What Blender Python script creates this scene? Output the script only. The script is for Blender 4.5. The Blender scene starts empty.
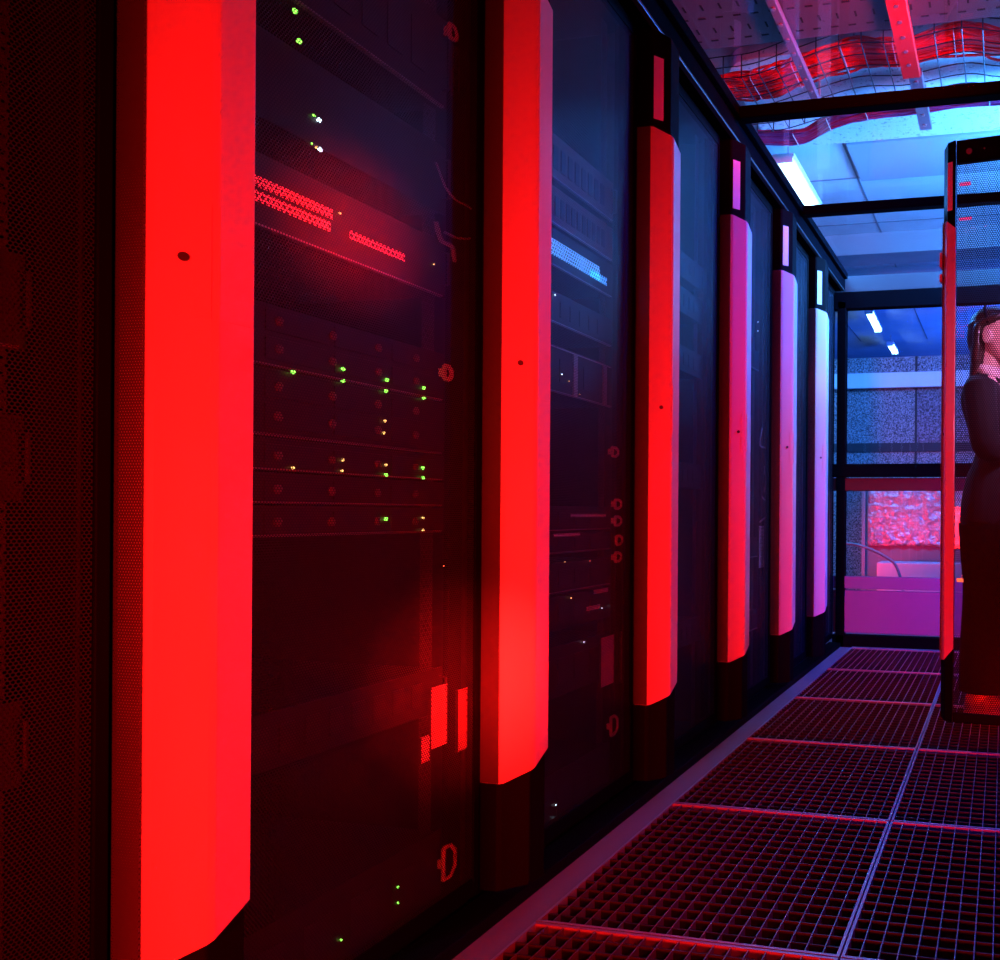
import bpy, bmesh, math, random
from mathutils import Vector, Matrix
random.seed(7)
C = bpy.context.scene.collection
PI = math.pi

# ------------------------------------------------------------------ camera
CX, CY, F, YAW, ROLL, H = 864.99, 514.47, 743.22, 0.1843, 0.0069, 0.812
cd = bpy.data.cameras.new('camera')
cam = bpy.data.objects.new('camera', cd); C.objects.link(cam)
cd.sensor_width = 36.0; cd.lens = F / 1000 * 36
cd.shift_x = (500 - CX) / 1000; cd.shift_y = (CY - 480) / 1000
cd.clip_start = 0.02; cd.clip_end = 60
cam.matrix_world = (Matrix.Translation((0, 0, H)) @ Matrix.Rotation(YAW, 4, 'Z')
                    @ Matrix.Rotation(PI / 2, 4, 'X') @ Matrix.Rotation(ROLL, 4, 'Z'))
bpy.context.scene.camera = cam

# ------------------------------------------------------------------ world, exposure
w = bpy.data.worlds.new('world'); bpy.context.scene.world = w; w.use_nodes = True
w.node_tree.nodes['Background'].inputs[0].default_value = (0.10, 0.0, 0.9, 1)
w.node_tree.nodes['Background'].inputs[1].default_value = 0.004
vs = bpy.context.scene.view_settings
vs.view_transform = 'Standard'; vs.look = 'None'; vs.gamma = 1; vs.use_curve_mapping = False
vs.exposure = 0.0

# ------------------------------------------------------------------ lights: coloured area lights out of view, some added as fills
def area(name, loc, aim, size, power, col, sy=None, spread=PI):
    l = bpy.data.lights.new(name, 'AREA'); l.energy = power; l.color = col
    l.shape = 'RECTANGLE'; l.size = size; l.size_y = sy or size; l.spread = spread
    o = bpy.data.objects.new(name, l); C.objects.link(o); o.location = loc
    o.rotation_euler = (Vector(aim) - Vector(loc)).to_track_quat('-Z', 'Y').to_euler()
    return o
RED = (1.0, 0.005, 0.004); BLUE = (0.012, 0.12, 1.0); CYAN = (0.05, 0.31, 1.0); DEEP = (0.015, 0.03, 1.0)
area('red_aisle_light', (-0.45, -3.4, 0.6), (-0.9, 3.0, 0.30), 0.7, 26, RED, None, 0.7)
area('red_floor_light', (-0.35, -1.0, 0.12), (-0.9, 2.6, 0.4), 0.4, 5, RED, None, 1.6)
area('red_rack_fill', (0.33, 0.3, 0.70), (-1.04, 1.15, 0.75), 0.35, 11, RED, None, 1.5)  # unseen red fill added to reach the equipment behind the mesh
area('red_low_fill', (0.30, 2.6, 0.12), (-1.0, 4.0, 0.35), 0.2, 1.3, RED, None, 1.3)  # unseen red fill added for the lower ends of the far bars
area('red_roof_light', (0.20, 2.0, 2.36), (-0.7, 2.7, 2.80), 0.3, 18, RED, None, 1.3)
area('blue_ceiling_fill', (0.55, 3.9, 2.42), (-0.3, 4.1, 2.95), 0.5, 180, CYAN, 1.2)  # unseen upward fill added to turn the ceiling boards blue
area('blue_roof_light', (0.25, 4.36, 2.42), (-1.0, 4.25, 2.30), 0.3, 34, (0.05, 0.28, 1.0), 0.3, 1.3)
area('blue_aisle_light', (0.28, 3.2, 2.20), (-1.04, 2.9, 1.9), 0.25, 13, DEEP, 0.8, 1.7)
area('blue_floor_fill', (0.30, 3.6, 1.1), (-0.6, 4.3, 0.1), 0.2, 13, DEEP, 0.2, 2.0)  # unseen blue fill added for the kick panel and far floor
area('blue_near_fill', (0.20, 1.7, 2.20), (0.10, 1.9, 0.0), 0.3, 4, DEEP, 0.3, 0.9)  # unseen overhead fill added to tint the near floor
area('red_spot_low', (0.12, 0.6, 0.9), (-1.066, 1.29, 0.47), 0.04, 2.5, RED, 0.04, 0.30)  # unseen narrow spot added to brighten the low punched plates
area('red_spot_high', (0.12, 0.5, 1.0), (-1.085, 1.06, 1.28), 0.04, 1.5, RED, 0.04, 0.22)  # unseen narrow spot added to brighten the switch strips
area('pale_person_light', (0.95, 2.2, 1.9), (0.0, 3.05, 1.30), 0.2, 5, (0.9, 0.35, 0.9), 0.2, 0.75)
area('blue_room_fill', (0.9, 5.6, 2.6), (-0.4, 6.4, 1.7), 0.6, 50, BLUE, 0.6)  # unseen blue fill added for the room past the end door
area('blue_back_fill', (1.2, 8.0, 2.0), (-0.3, 9.0, 2.9), 0.6, 200, BLUE, 0.6)  # unseen blue fill added for the farthest ceiling
area('red_room_fill', (-1.5, 5.1, 0.40), (-0.5, 6.2, 0.55), 0.3, 3.5, RED, 0.3, 1.3)  # red fill added out of sight behind the racks for the room beyond

# ------------------------------------------------------------------ survey: a pixel of the photo on a plane of the room
def at(x, y, X=None, Y=None, z=None):
    a, b = x - CX, y - CY
    cr, sr = math.cos(ROLL), math.sin(ROLL)
    u, v = (a * cr + b * sr) / F, (-a * sr + b * cr) / F
    c, s = math.cos(YAW), math.sin(YAW)
    d = Vector((c * u - s, s * u + c, -v))
    if X is not None: t = X / d.x
    elif Y is not None: t = Y / d.y
    else: t = (z - H) / d.z
    return Vector((0, 0, H)) + d * t

# ------------------------------------------------------------------ materials
def mat(name, col, rough=0.5, metal=0.0, emit=None, es=0.0, spec=0.5, bump=None, noise=None):
    m = bpy.data.materials.new(name); m.use_nodes = True
    nt = m.node_tree; b = nt.nodes['Principled BSDF']
    b.inputs['Base Color'].default_value = (*col, 1); b.inputs['Roughness'].default_value = rough
    b.inputs['Metallic'].default_value = metal; b.inputs['Specular IOR Level'].default_value = spec
    if emit:
        b.inputs['Emission Color'].default_value = (*emit, 1); b.inputs['Emission Strength'].default_value = es
    if bump or noise:
        tc = nt.nodes.new('ShaderNodeTexCoord')
        n = nt.nodes.new('ShaderNodeTexNoise'); nt.links.new(tc.outputs['Object'], n.inputs['Vector'])
        sc = (bump or noise)[0]; n.inputs['Scale'].default_value = sc; n.inputs['Detail'].default_value = 4
        if bump:
            bp = nt.nodes.new('ShaderNodeBump'); bp.inputs['Strength'].default_value = bump[1]
            bp.inputs['Distance'].default_value = bump[2]
            nt.links.new(n.outputs['Fac'], bp.inputs['Height']); nt.links.new(bp.outputs[0], b.inputs['Normal'])
        if noise:
            cr = nt.nodes.new('ShaderNodeValToRGB')
            cr.color_ramp.elements[0].position = noise[3] if len(noise) > 3 else 0.35
            cr.color_ramp.elements[1].position = noise[4] if len(noise) > 4 else 0.65
            cr.color_ramp.elements[0].color = (*noise[1], 1); cr.color_ramp.elements[1].color = (*noise[2], 1)
            nt.links.new(n.outputs['Fac'], cr.inputs[0]); nt.links.new(cr.outputs[0], b.inputs['Base Color'])
    return m

def perf(name, col, pitch, r, axes=('Y', 'Z'), rough=0.4, metal=0.3, **kw):
    """sheet metal with round holes in a staggered grid, laid in the object's own coordinates"""
    m = mat(name, col, rough, metal, **kw); nt = m.node_tree; L = nt.links
    b = nt.nodes['Principled BSDF']; out = nt.nodes['Material Output']
    tc = nt.nodes.new('ShaderNodeTexCoord'); sp = nt.nodes.new('ShaderNodeSeparateXYZ')
    L.new(tc.outputs['Object'], sp.inputs[0])
    def mt(op, a, bb=None, c=None):
        n = nt.nodes.new('ShaderNodeMath'); n.operation = op
        for i, q in enumerate((a, bb, c)):
            if q is None: continue
            if isinstance(q, (int, float)): n.inputs[i].default_value = q
            else: L.new(q, n.inputs[i])
        return n.outputs[0]
    a = mt('DIVIDE', sp.outputs[axes[0]], pitch); c = mt('DIVIDE', sp.outputs[axes[1]], pitch * 1.732)
    ds = []
    for off in (0.0, 0.5):
        fa = mt('SUBTRACT', mt('FRACT', mt('ADD', a, off)), 0.5)
        fc = mt('MULTIPLY', mt('SUBTRACT', mt('FRACT', mt('ADD', c, off)), 0.5), 1.732)
        ds.append(mt('SQRT', mt('ADD', mt('MULTIPLY', fa, fa), mt('MULTIPLY', fc, fc))))
    hole = mt('LESS_THAN', mt('MINIMUM', ds[0], ds[1]), r)
    tr = nt.nodes.new('ShaderNodeBsdfTransparent'); mx = nt.nodes.new('ShaderNodeMixShader')
    L.new(hole, mx.inputs[0]); L.new(b.outputs[0], mx.inputs[1]); L.new(tr.outputs[0], mx.inputs[2])
    L.new(mx.outputs[0], out.inputs[0])
    return m

def thin_glass(name, tint=(1, 1, 1), refl=1.0, rough=0.0):
    m = bpy.data.materials.new(name); m.use_nodes = True; nt = m.node_tree; L = nt.links
    nt.nodes.remove(nt.nodes['Principled BSDF']); out = nt.nodes['Material Output']
    tr = nt.nodes.new('ShaderNodeBsdfTransparent'); tr.inputs[0].default_value = (*tint, 1)
    gl = nt.nodes.new('ShaderNodeBsdfGlossy'); gl.inputs['Roughness'].default_value = rough
    fr = nt.nodes.new('ShaderNodeFresnel'); fr.inputs[0].default_value = 1.45
    mu = nt.nodes.new('ShaderNodeMath'); mu.operation = 'MULTIPLY'; mu.inputs[1].default_value = refl
    L.new(fr.outputs[0], mu.inputs[0])
    mx = nt.nodes.new('ShaderNodeMixShader'); L.new(mu.outputs[0], mx.inputs[0])
    L.new(tr.outputs[0], mx.inputs[1]); L.new(gl.outputs[0], mx.inputs[2]); L.new(mx.outputs[0], out.inputs[0])
    return m

M = dict(
    black=mat('black_powder_coat', (0.002, 0.002, 0.003), 0.65, spec=0.06),
    inner=mat('rack_inside_black', (0.02, 0.02, 0.022), 0.6),
    panel=mat('black_side_panel', (0.02, 0.02, 0.024), 0.35),
    bar=mat('light_grey_handle_plastic', (0.62, 0.60, 0.60), 0.42, spec=0.4),
    barside=perf('dark_grey_side_grille', (0.08, 0.075, 0.075), 0.004, 0.22, ('X', 'Z'), 0.5, 0.2),
    white=mat('white_marker_strip', (0.80, 0.78, 0.80), 0.4),
    lock=mat('dark_lock_metal', (0.10, 0.10, 0.10), 0.3, 0.8),
    door=perf('perforated_door_sheet', (0.020, 0.020, 0.030), 0.0046, 0.36, ('Y', 'Z'), 0.42, 0.1, spec=0.3),
    doorx=perf('perforated_open_door_sheet', (0.005, 0.005, 0.006), 0.0085, 0.38, ('Y', 'Z'), 0.5, 0.0, spec=0.1),
    gear=mat('server_chassis_dark', (0.05, 0.05, 0.055), 0.45, 0.3),
    face=mat('server_front_dark', (0.035, 0.035, 0.04), 0.4, 0.2),
    edge=mat('bare_steel_edge', (0.40, 0.38, 0.38), 0.35, 0.6),
    vent=perf('steel_vent_sheet', (0.90, 0.88, 0.88), 0.0062, 0.26, ('Y', 'Z'), 0.4, 0.4),
    red_glow=perf('red_glow_punched_sheet', (0.75, 0.7, 0.7), 0.0085, 0.30, ('Y', 'Z'), 0.4, 0.0, emit=(1.0, 0.01, 0.02), es=0.8),  # glow put into the material for red light on the punched strips
    grid=perf('blue_glow_grid', (0.75, 0.75, 0.78), 0.010, 0.30, ('Y', 'Z'), 0.4, 0.0, emit=(0.03, 0.30, 1.0), es=1.6),  # blue light on the grid strip put in as glow
    bay=mat('drive_bay_latch', (0.16, 0.13, 0.13), 0.5),
    ring=mat('cable_ring_plastic', (0.85, 0.80, 0.80), 0.45),
    rail=perf('mounting_rail_steel', (0.10, 0.10, 0.11), 0.011, 0.28, ('Y', 'Z'), 0.4, 0.5),
    cable=mat('grey_patch_cable', (0.35, 0.33, 0.33), 0.45),
    green=mat('led_green', (0, 0, 0), 0.5, emit=(0.25, 1.0, 0.08), es=4.0),
    amber=mat('led_amber', (0, 0, 0), 0.5, emit=(1.0, 0.55, 0.15), es=3.0),
    wled=mat('led_white', (0, 0, 0), 0.5, emit=(0.65, 0.85, 1.0), es=5.0),
    rose=mat('rose_glow', (0, 0, 0), 0.5, emit=(1.0, 0.05, 0.25), es=1.2),  # glow used for the pink glints at the open door
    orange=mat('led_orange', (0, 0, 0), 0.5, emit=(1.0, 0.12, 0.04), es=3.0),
    grate=mat('galvanised_grating', (0.20, 0.19, 0.22), 0.42, 0.55),
    cross=mat('dark_grating_cross_bar', (0.025, 0.022, 0.025), 0.5, 0.4),
    frame=mat('grating_frame_steel', (0.35, 0.34, 0.38), 0.40, 0.45),
    kerb=mat('painted_floor_strip', (0.18, 0.16, 0.20), 0.6, bump=(30, 0.4, 0.004)),
    under=mat('dark_subfloor', (0.02, 0.018, 0.02), 0.8),
    beam=mat('black_roof_beam', (0.002, 0.002, 0.004), 0.85, spec=0.02),
    glass=thin_glass('roof_glass', (0.94, 0.95, 0.97), 0.12),
    eglass=thin_glass('end_glass', (0.85, 0.88, 0.95), 1.0),
    lamp=mat('lamp_tube', (1, 1, 1), 0.5, emit=(0.40, 0.80, 1.0), es=14.0),
    lampbody=mat('lamp_housing', (0.75, 0.75, 0.78), 0.5),
    ceil=mat('pale_ceiling_board', (0.66, 0.68, 0.70), 0.7, noise=(2.5, (0.60, 0.62, 0.64), (0.74, 0.76, 0.78))),
    ceil2=mat('ceiling_inset_board', (0.36, 0.38, 0.42), 0.6),
    seam=mat('ceiling_joint', (0.25, 0.27, 0.3), 0.7),
    speck=mat('speckled_panel', (0.7, 0.7, 0.7), 0.6, noise=(55, (0.30, 0.30, 0.34), (0.72, 0.72, 0.74), 0.30, 0.42)),
    duct=mat('dark_service_duct', (0.16, 0.14, 0.15), 0.55, 0.2, bump=(3, 0.4, 0.03)),
    tray=mat('punched_tray_steel', (0.13, 0.11, 0.12), 0.45, 0.4),
    slot=mat('tray_slot_shadow', (0.01, 0.01, 0.01), 0.9),
    wire=mat('dark_basket_wire', (0.06, 0.06, 0.08), 0.4, 0.5),
    red=mat('red_cable_jacket', (0.85, 0.02, 0.03), 0.4),
    redb=mat('blue_tinted_red_jacket', (0.35, 0.02, 0.13), 0.45),  # blue light on the second bundle put into its jacket colour
    tie=mat('grey_cable_tie', (0.45, 0.45, 0.45), 0.4),
    strut=mat('strut_steel', (0.22, 0.22, 0.26), 0.4, 0.4),
    redstrut=mat('red_strut', (0.75, 0.02, 0.02), 0.35),
    cork=mat('speckled_acoustic_board', (0.3, 0.3, 0.3), 0.8, noise=(95, (0.05, 0.05, 0.06), (0.48, 0.46, 0.52), 0.38, 0.68)),
    corkb=mat('speckled_acoustic_board_darker', (0.3, 0.3, 0.3), 0.8, noise=(80, (0.07, 0.05, 0.06), (0.34, 0.28, 0.36), 0.38, 0.68)),
    pwhite=mat('blue_tinted_grey_panel', (0.16, 0.16, 0.28), 0.5),  # missing blue light put into the colour of the grey panel
    dark=mat('dark_wall', (0.03, 0.03, 0.04), 0.7),
    film=mat('crumpled_film', (0.70, 0.50, 0.55), 0.18, 0.5, bump=(16, 1.0, 0.05)),
    skin=mat('skin', (0.72, 0.50, 0.42), 0.5),
    hair=mat('dark_brown_hair', (0.035, 0.022, 0.018), 0.35, bump=(60, 0.6, 0.004)),
    suit=mat('dark_suit_cloth', (0.016, 0.015, 0.020), 0.85, spec=0.2),
    trous=mat('dark_trouser_cloth', (0.006, 0.005, 0.007), 0.9, spec=0.15),
    shirt=mat('white_shirt_cloth', (0.8, 0.8, 0.8), 0.8),
    shoe=mat('pale_shoe_leather', (0.62, 0.42, 0.46), 0.5),
    sole=mat('pale_shoe_sole', (0.75, 0.70, 0.72), 0.6),
)

# ------------------------------------------------------------------ mesh helpers
class MB:
    def __init__(s): s.b = bmesh.new()
    def poly(s, pts, faces):
        vs_ = [s.b.verts.new(p) for p in pts]
        for f in faces:
            try: s.b.faces.new([vs_[i] for i in f])
            except ValueError: pass
        return s
    def box(s, x0, x1, y0, y1, z0, z1):
        return s.poly([(x, y, z) for x in (x0, x1) for y in (y0, y1) for z in (z0, z1)],
                      [(0, 1, 3, 2), (4, 6, 7, 5), (0, 4, 5, 1), (2, 3, 7, 6), (0, 2, 6, 4), (1, 5, 7, 3)])
    def loft(s, rings, cap=True):
        n = len(rings[0]); vv = [[s.b.verts.new(p) for p in r] for r in rings]
        for a, b in zip(vv, vv[1:]):
            for i in range(n):
                j = (i + 1) % n
                s.b.faces.new((a[i], a[j], b[j], b[i]))
        if cap: s.b.faces.new(vv[0][::-1]); s.b.faces.new(vv[-1])
        return s
    def tube(s, pts, r, n=8):
        pts = [Vector(p) for p in pts]; rings = []; up = Vector((0, 0, 1))
        R = r if isinstance(r, (list, tuple)) else [r] * len(pts)
        for i, p in enumerate(pts):
            t = (pts[min(i + 1, len(pts) - 1)] - pts[max(i - 1, 0)]).normalized()
            if i == 0:
                a = t.orthogonal().normalized()
            else:
                a = (a - t * a.dot(t)); a = a.normalized() if a.length > 1e-6 else t.orthogonal().normalized()
            b = t.cross(a)
            rings.append([p + (a * math.cos(2 * PI * k / n) + b * math.sin(2 * PI * k / n)) * R[i] for k in range(n)])
        return s.loft(rings)
    def ball(s, c, rx, ry=None, rz=None, u=12, v=8):
        ry = ry or rx; rz = rz or rx
        rings = []
        for j in range(1, v):
            th = PI * j / v
            rings.append([(c[0] + rx * math.sin(th) * math.cos(2 * PI * i / u), c[1] + ry * math.sin(th) * math.sin(2 * PI * i / u), c[2] - rz * math.cos(th)) for i in range(u)])
        return s.loft(rings)
    def build(s, name, m, parent=None, smooth=False, bevel=0.0, mods=()):
        bmesh.ops.recalc_face_normals(s.b, faces=s.b.faces)
        me = bpy.data.meshes.new(name); s.b.to_mesh(me); s.b.free()
        for q in (m if isinstance(m, (list, tuple)) else [m]): me.materials.append(q)
        if smooth:
            for p in me.polygons: p.use_smooth = True
        o = bpy.data.objects.new(name, me); C.objects.link(o)
        if parent: o.parent = parent
        if bevel:
            md = o.modifiers.new('bevel', 'BEVEL'); md.width = bevel; md.segments = 2; md.limit_method = 'ANGLE'
        return o

def catmull(pts, n=8):
    P = [Vector(p) for p in pts]; P = [2 * P[0] - P[1]] + P + [2 * P[-1] - P[-2]]; out = []
    for i in range(1, len(P) - 2):
        for k in range(n):
            t = k / n
            out.append(0.5 * ((2 * P[i]) + (P[i + 1] - P[i - 1]) * t + (2 * P[i - 1] - 5 * P[i] + 4 * P[i + 1] - P[i + 2]) * t * t + (3 * P[i] - P[i - 1] - 3 * P[i + 1] + P[i + 2]) * t ** 3))
    out.append(P[-2]); return out

def tag(o, label, cat, group=None, kind=None):
    if label: o['label'] = label
    if cat: o['category'] = cat
    if group: o['group'] = group
    if kind: o['kind'] = kind
    return o
def thing(name, label, cat, loc=(0, 0, 0), group=None, rz=0):
    o = bpy.data.objects.new(name, None); C.objects.link(o); o.location = loc; o.rotation_euler = (0, 0, rz)
    o.empty_display_size = 0.1
    return tag(o, label, cat, group)
def struct(o, label=None):
    o['kind'] = 'structure'
    if label: o['label'] = label
    return o
def copy_tree(o, parent=None):
    c = o.copy(); C.objects.link(c); c.parent = parent
    for ch in list(o.children): copy_tree(ch, c)
    return c

# ------------------------------------------------------------------ the setting
XR, P0, PITCH = -1.04, 0.7066, 0.6349          # rack front plane, first bar, rack pitch
XS, Q, YR = -0.2897, 0.6206, 1.9524            # floor seam, tile size, a cross seam
YE = 4.52                                       # end partition
CZ = 2.95                                       # ceiling height
RZ = 2.262                                      # glass roof height (underside of the beams)

struct(MB().box(-2.3, 2.0, -5.5, 12.0, -0.35, -0.16).build('floor', M['under']))
struct(MB().box(XR - 0.02, -0.985, -0.6, YE - 0.02, -0.008, 0.02).build('trim_7', M['black'], bevel=0.003), 'black kerb along the foot of the left racks')
struct(MB().box(XR - 0.02, XS - Q - 0.004, -0.6, YE - 0.02, -0.155, -0.008).build('trim_1', M['kerb']), 'pale strip of floor between the left racks and the grating')
struct(MB().box(-2.28, 2.0, YE - 0.02, 6.6, -0.155, -0.008).build('trim_2', M['kerb']), 'solid floor under and beyond the glass end door')
struct(MB().box(-2.40, -2.30, -5.5, 12.0, -0.35, CZ).build('wall_left', M['dark']))
struct(MB().box(2.00, 2.10, -5.5, 12.0, -0.35, CZ).build('wall_right', M['dark']))
struct(MB().box(-2.3, 2.0, 12.0, 12.1, -0.35, CZ).build('wall_far', M['dark']))
c = MB().box(-2.3, 2.0, -5.5, 12.0, CZ, CZ + 0.08)
ceil = struct(c.build('ceiling', M['ceil']))
# joints and inset boards of the ceiling
j = MB()
for yy in (3.55, 4.62, 5.35, 6.6): j.box(-2.3, 2.0, yy, yy + 0.012, CZ - 0.004, CZ - 0.0005)
for xx in (-1.75, -0.93, 0.22): j.box(xx, xx + 0.012, 3.2, 9.0, CZ - 0.0042, CZ - 0.0006)
j.build('joints', M['seam'], ceil)
MB().box(-0.90, 0.20, 4.15, 4.62, CZ - 0.03, CZ - 0.0045).build('inset_board', M['ceil2'], ceil, bevel=0.003)
# beams crossing under the ceiling past the end door
j = MB()
for y0, z0 in ((5.55, CZ - 0.16), (6.35, CZ - 0.22)): j.box(-2.3, 2.0, y0, y0 + 0.25, z0, CZ - 0.001)
struct(j.build('trim_3', M['ceil2']), 'ceiling downstands beyond the glass roof')
# speckled panel with rounded corners above the roof glass
def rrect(x0, x1, y0, y1, r, n=6):
    out = []
    for cx_, cy_, a0 in ((x1 - r, y1 - r, 0), (x0 + r, y1 - r, 90), (x0 + r, y0 + r, 180), (x1 - r, y0 + r, 270)):
        for k in range(n + 1):
            a = math.radians(a0 + 90 * k / n); out.append((cx_ + r * math.cos(a), cy_ + r * math.sin(a)))
    return out
pr = rrect(-1.30, 1.2, 3.22, 4.05, 0.16)
o = MB().loft([[(x, y, CZ - 0.07) for x, y in pr], [(x, y, CZ - 0.006) for x, y in pr]]).build('ceiling_panel', M['speck'], bevel=0.004)
tag(o, 'pale speckled ceiling panel with rounded corners above the glass roof', 'panel')
# dark service duct nearer the camera
o = thing('service_duct', 'broad dark red-lit duct under the ceiling nearest the camera', 'duct', (-0.5, 2.0, CZ))
MB().box(-1.75, 2.4, -2.4, 0.40, -0.24, -0.002).build('duct_body', M['duct'], o, bevel=0.01)
MB().box(-1.75, 2.4, 0.40, 0.44, -0.28, -0.002).build('flange', M['duct'], o, bevel=0.004)

# glass roof: side rail, cross beams, panes
o = struct(bpy.data.objects.new('trim_4', None), 'black roof frame over the aisle'); C.objects.link(o)
MB().box(XR - 0.02, -0.985, -0.6, YE + 0.05, RZ - 0.05, RZ + 0.05).build('side_rail', M['beam'], o, bevel=0.004)
MB().box(-0.985, -0.962, -0.6, YE, RZ + 0.012, RZ + 0.05).build('side_rail_lip', M['beam'], o, bevel=0.003)
MB().box(-1.000, -0.982, -0.6, YE, RZ - 0.062, RZ - 0.052).build('side_rail_edge', M['lock'], o, bevel=0.002)
YB = [at(735, 122, z=RZ).y, at(797, 217, z=RZ).y]
for i, yb in enumerate(YB + [YB[0] - 0.95, YB[0] - 1.9]):
    hw = 0.026
    MB().box(-0.965, 0.42, yb - hw, yb + hw, RZ, RZ + 0.045).build('cross_beam', M['beam'], o, bevel=0.006)
ys = sorted([-0.5] + [yb for yb in YB + [YB[0] - 0.95, YB[0] - 1.9]] + [YE])
for a, b in zip(ys, ys[1:]):
    MB().box(-0.975, 0.42, a + 0.03, b - 0.03, RZ + 0.03, RZ + 0.034).build('roof_pane', M['glass'], o)

# glass end door across the aisle
e = struct(bpy.data.objects.new('door_1', None), 'glazed end door closing the aisle'); C.objects.link(e)
def zy(y): return at(893, y, Y=YE).z
MB().box(XR - 0.02, 0.42, YE - 0.03, YE + 0.03, zy(308), zy(291)).build('head_beam', M['beam'], e, bevel=0.004)
MB().box(XR - 0.02, 0.42, YE + 0.031, YE + 0.06, zy(292), RZ + 0.04).build('lintel_panel', mat('lintel_grey', (0.035, 0.035, 0.045), 0.6), e)
MB().box(XR - 0.02, 0.42, YE - 0.035, YE + 0.035, zy(477), zy(464)).build('mid_rail', M['beam'], e, bevel=0.004)
MB().box(XR - 0.02, 0.42, YE - 0.02, YE + 0.02, zy(491), zy(478)).build('mid_rail_lower', mat('rail_brown_black', (0.008, 0.007, 0.010), 0.5), e, bevel=0.003)
MB().box(XR, 0.42, YE - 0.012, YE + 0.012, zy(634), zy(591)).build('kick_panel', M['pwhite'], e, bevel=0.003)
MB().box(XR, 0.42, YE - 0.018, YE + 0.018, zy(589.5), zy(577)).build('kick_cap', M['pwhite'], e, bevel=0.003)
MB().box(XR, 0.42, YE - 0.03, YE + 0.03, -0.01, zy(636)).build('bottom_rail', M['beam'], e, bevel=0.003)
MB().box(XR + 0.02, XR + 0.075, YE - 0.03, YE + 0.03, -0.01, zy(300)).build('door_post', M['beam'], e, bevel=0.004)
for z0, z1 in ((zy(464), zy(308)), (zy(577), zy(491))):
    MB().box(XR + 0.07, 0.42, YE - 0.002, YE + 0.002, z0, z1).build('pane', M['eglass'], e)

# room beyond the end door
YW = 6.35
def zw(y): return at(893, y, Y=YW).z
wf = struct(MB().box(-2.3, 2.0, YW, YW + 0.10, -0.15, zw(357)).build('wall_end', M['cork']), 'speckled partition beyond the end door')
xs_ = at(916, 420, Y=YW).x
MB().box(xs_ - 0.010, xs_ + 0.010, YW - 0.006, YW - 0.001, 0.3, zw(357)).build('board_joint', M['dark'], wf)
MB().box(-2.3, 2.0, YW - 0.008, YW - 0.001, zw(452), zw(443)).build('board_joint', M['dark'], wf)
MB().box(xs_ + 0.012, 1.9, YW - 0.005, YW - 0.001, zw(442), zw(388)).build('board', M['corkb'], wf)
p = at(893, 380, Y=YW)
tag(MB().box(-1.9, 1.9, YW - 0.05, YW - 0.009, zw(388.5), zw(373.5)).build('cable_trunking', mat('trunking_white', (0.80, 0.80, 0.85), 0.4), bevel=0.004),
    'long white cable trunking fixed along the speckled wall beyond the end door', 'trunking')
o = thing('shelf_unit', 'low dark unit with shiny rippled front behind the lower end glass', 'shelf unit', (0, YW - 0.30, -0.008))
xa, xb = at(868, 520, Y=6.05).x, 0.9
zt, zb_ = at(893, 488, Y=6.05).z, at(893, 545, Y=6.05).z
MB().box(xa - 0.02, xb, 0.02, 0.28, 0, zt + 0.05).build('body', mat('unit_plum', (0.25, 0.20, 0.24), 0.6), o, bevel=0.004)
MB().box(xa - 0.05, xa - 0.02, -0.02, 0.2, 0, zt + 0.07).build('side_post', mat('unit_post', (0.35, 0.3, 0.33), 0.5), o, bevel=0.003)
# rippled sheet, real folds
g = MB(); n1, n2 = 70, 16; pts = []
for a in range(n1 + 1):
    for b in range(n2 + 1):
        xx = xa + (xb - xa) * a / n1; zz = zb_ + (zt - zb_) * b / n2
        pts.append((xx, 0.008 * math.sin(a * 1.7 + math.sin(b * 0.6)) + random.uniform(-0.004, 0.004), zz))
fc = [(a * (n2 + 1) + b, (a + 1) * (n2 + 1) + b, (a + 1) * (n2 + 1) + b + 1, a * (n2 + 1) + b + 1) for a in range(n1) for b in range(n2)]
s_ = g.poly(pts, fc).build('front_sheet', M['film'], o, smooth=True)
md = s_.modifiers.new('s', 'SOLIDIFY'); md.thickness = 0.002
z1 = at(893, 562, Y=5.7).z
tag(MB().box(-0.95, 0.9, 5.60, 5.82, -0.006, z1).build('bench', mat('bench_pale', (0.55, 0.5, 0.55), 0.5), bevel=0.006),
    'low pale bench just behind the lower end glass', 'bench')
cp = catmull([at(845, 543, Y=5.2), at(858, 545, Y=5.2), at(872, 550, Y=5.2), at(884, 556, Y=5.2), at(896, 566, Y=5.22), at(903, 590, Y=5.22), at(905, 625, Y=5.24)], 6)
tag(MB().tube(cp, 0.010, 8).build('hose', M['cable'], smooth=True), 'grey hose curving down behind the lower end glass', 'hose')

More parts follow.
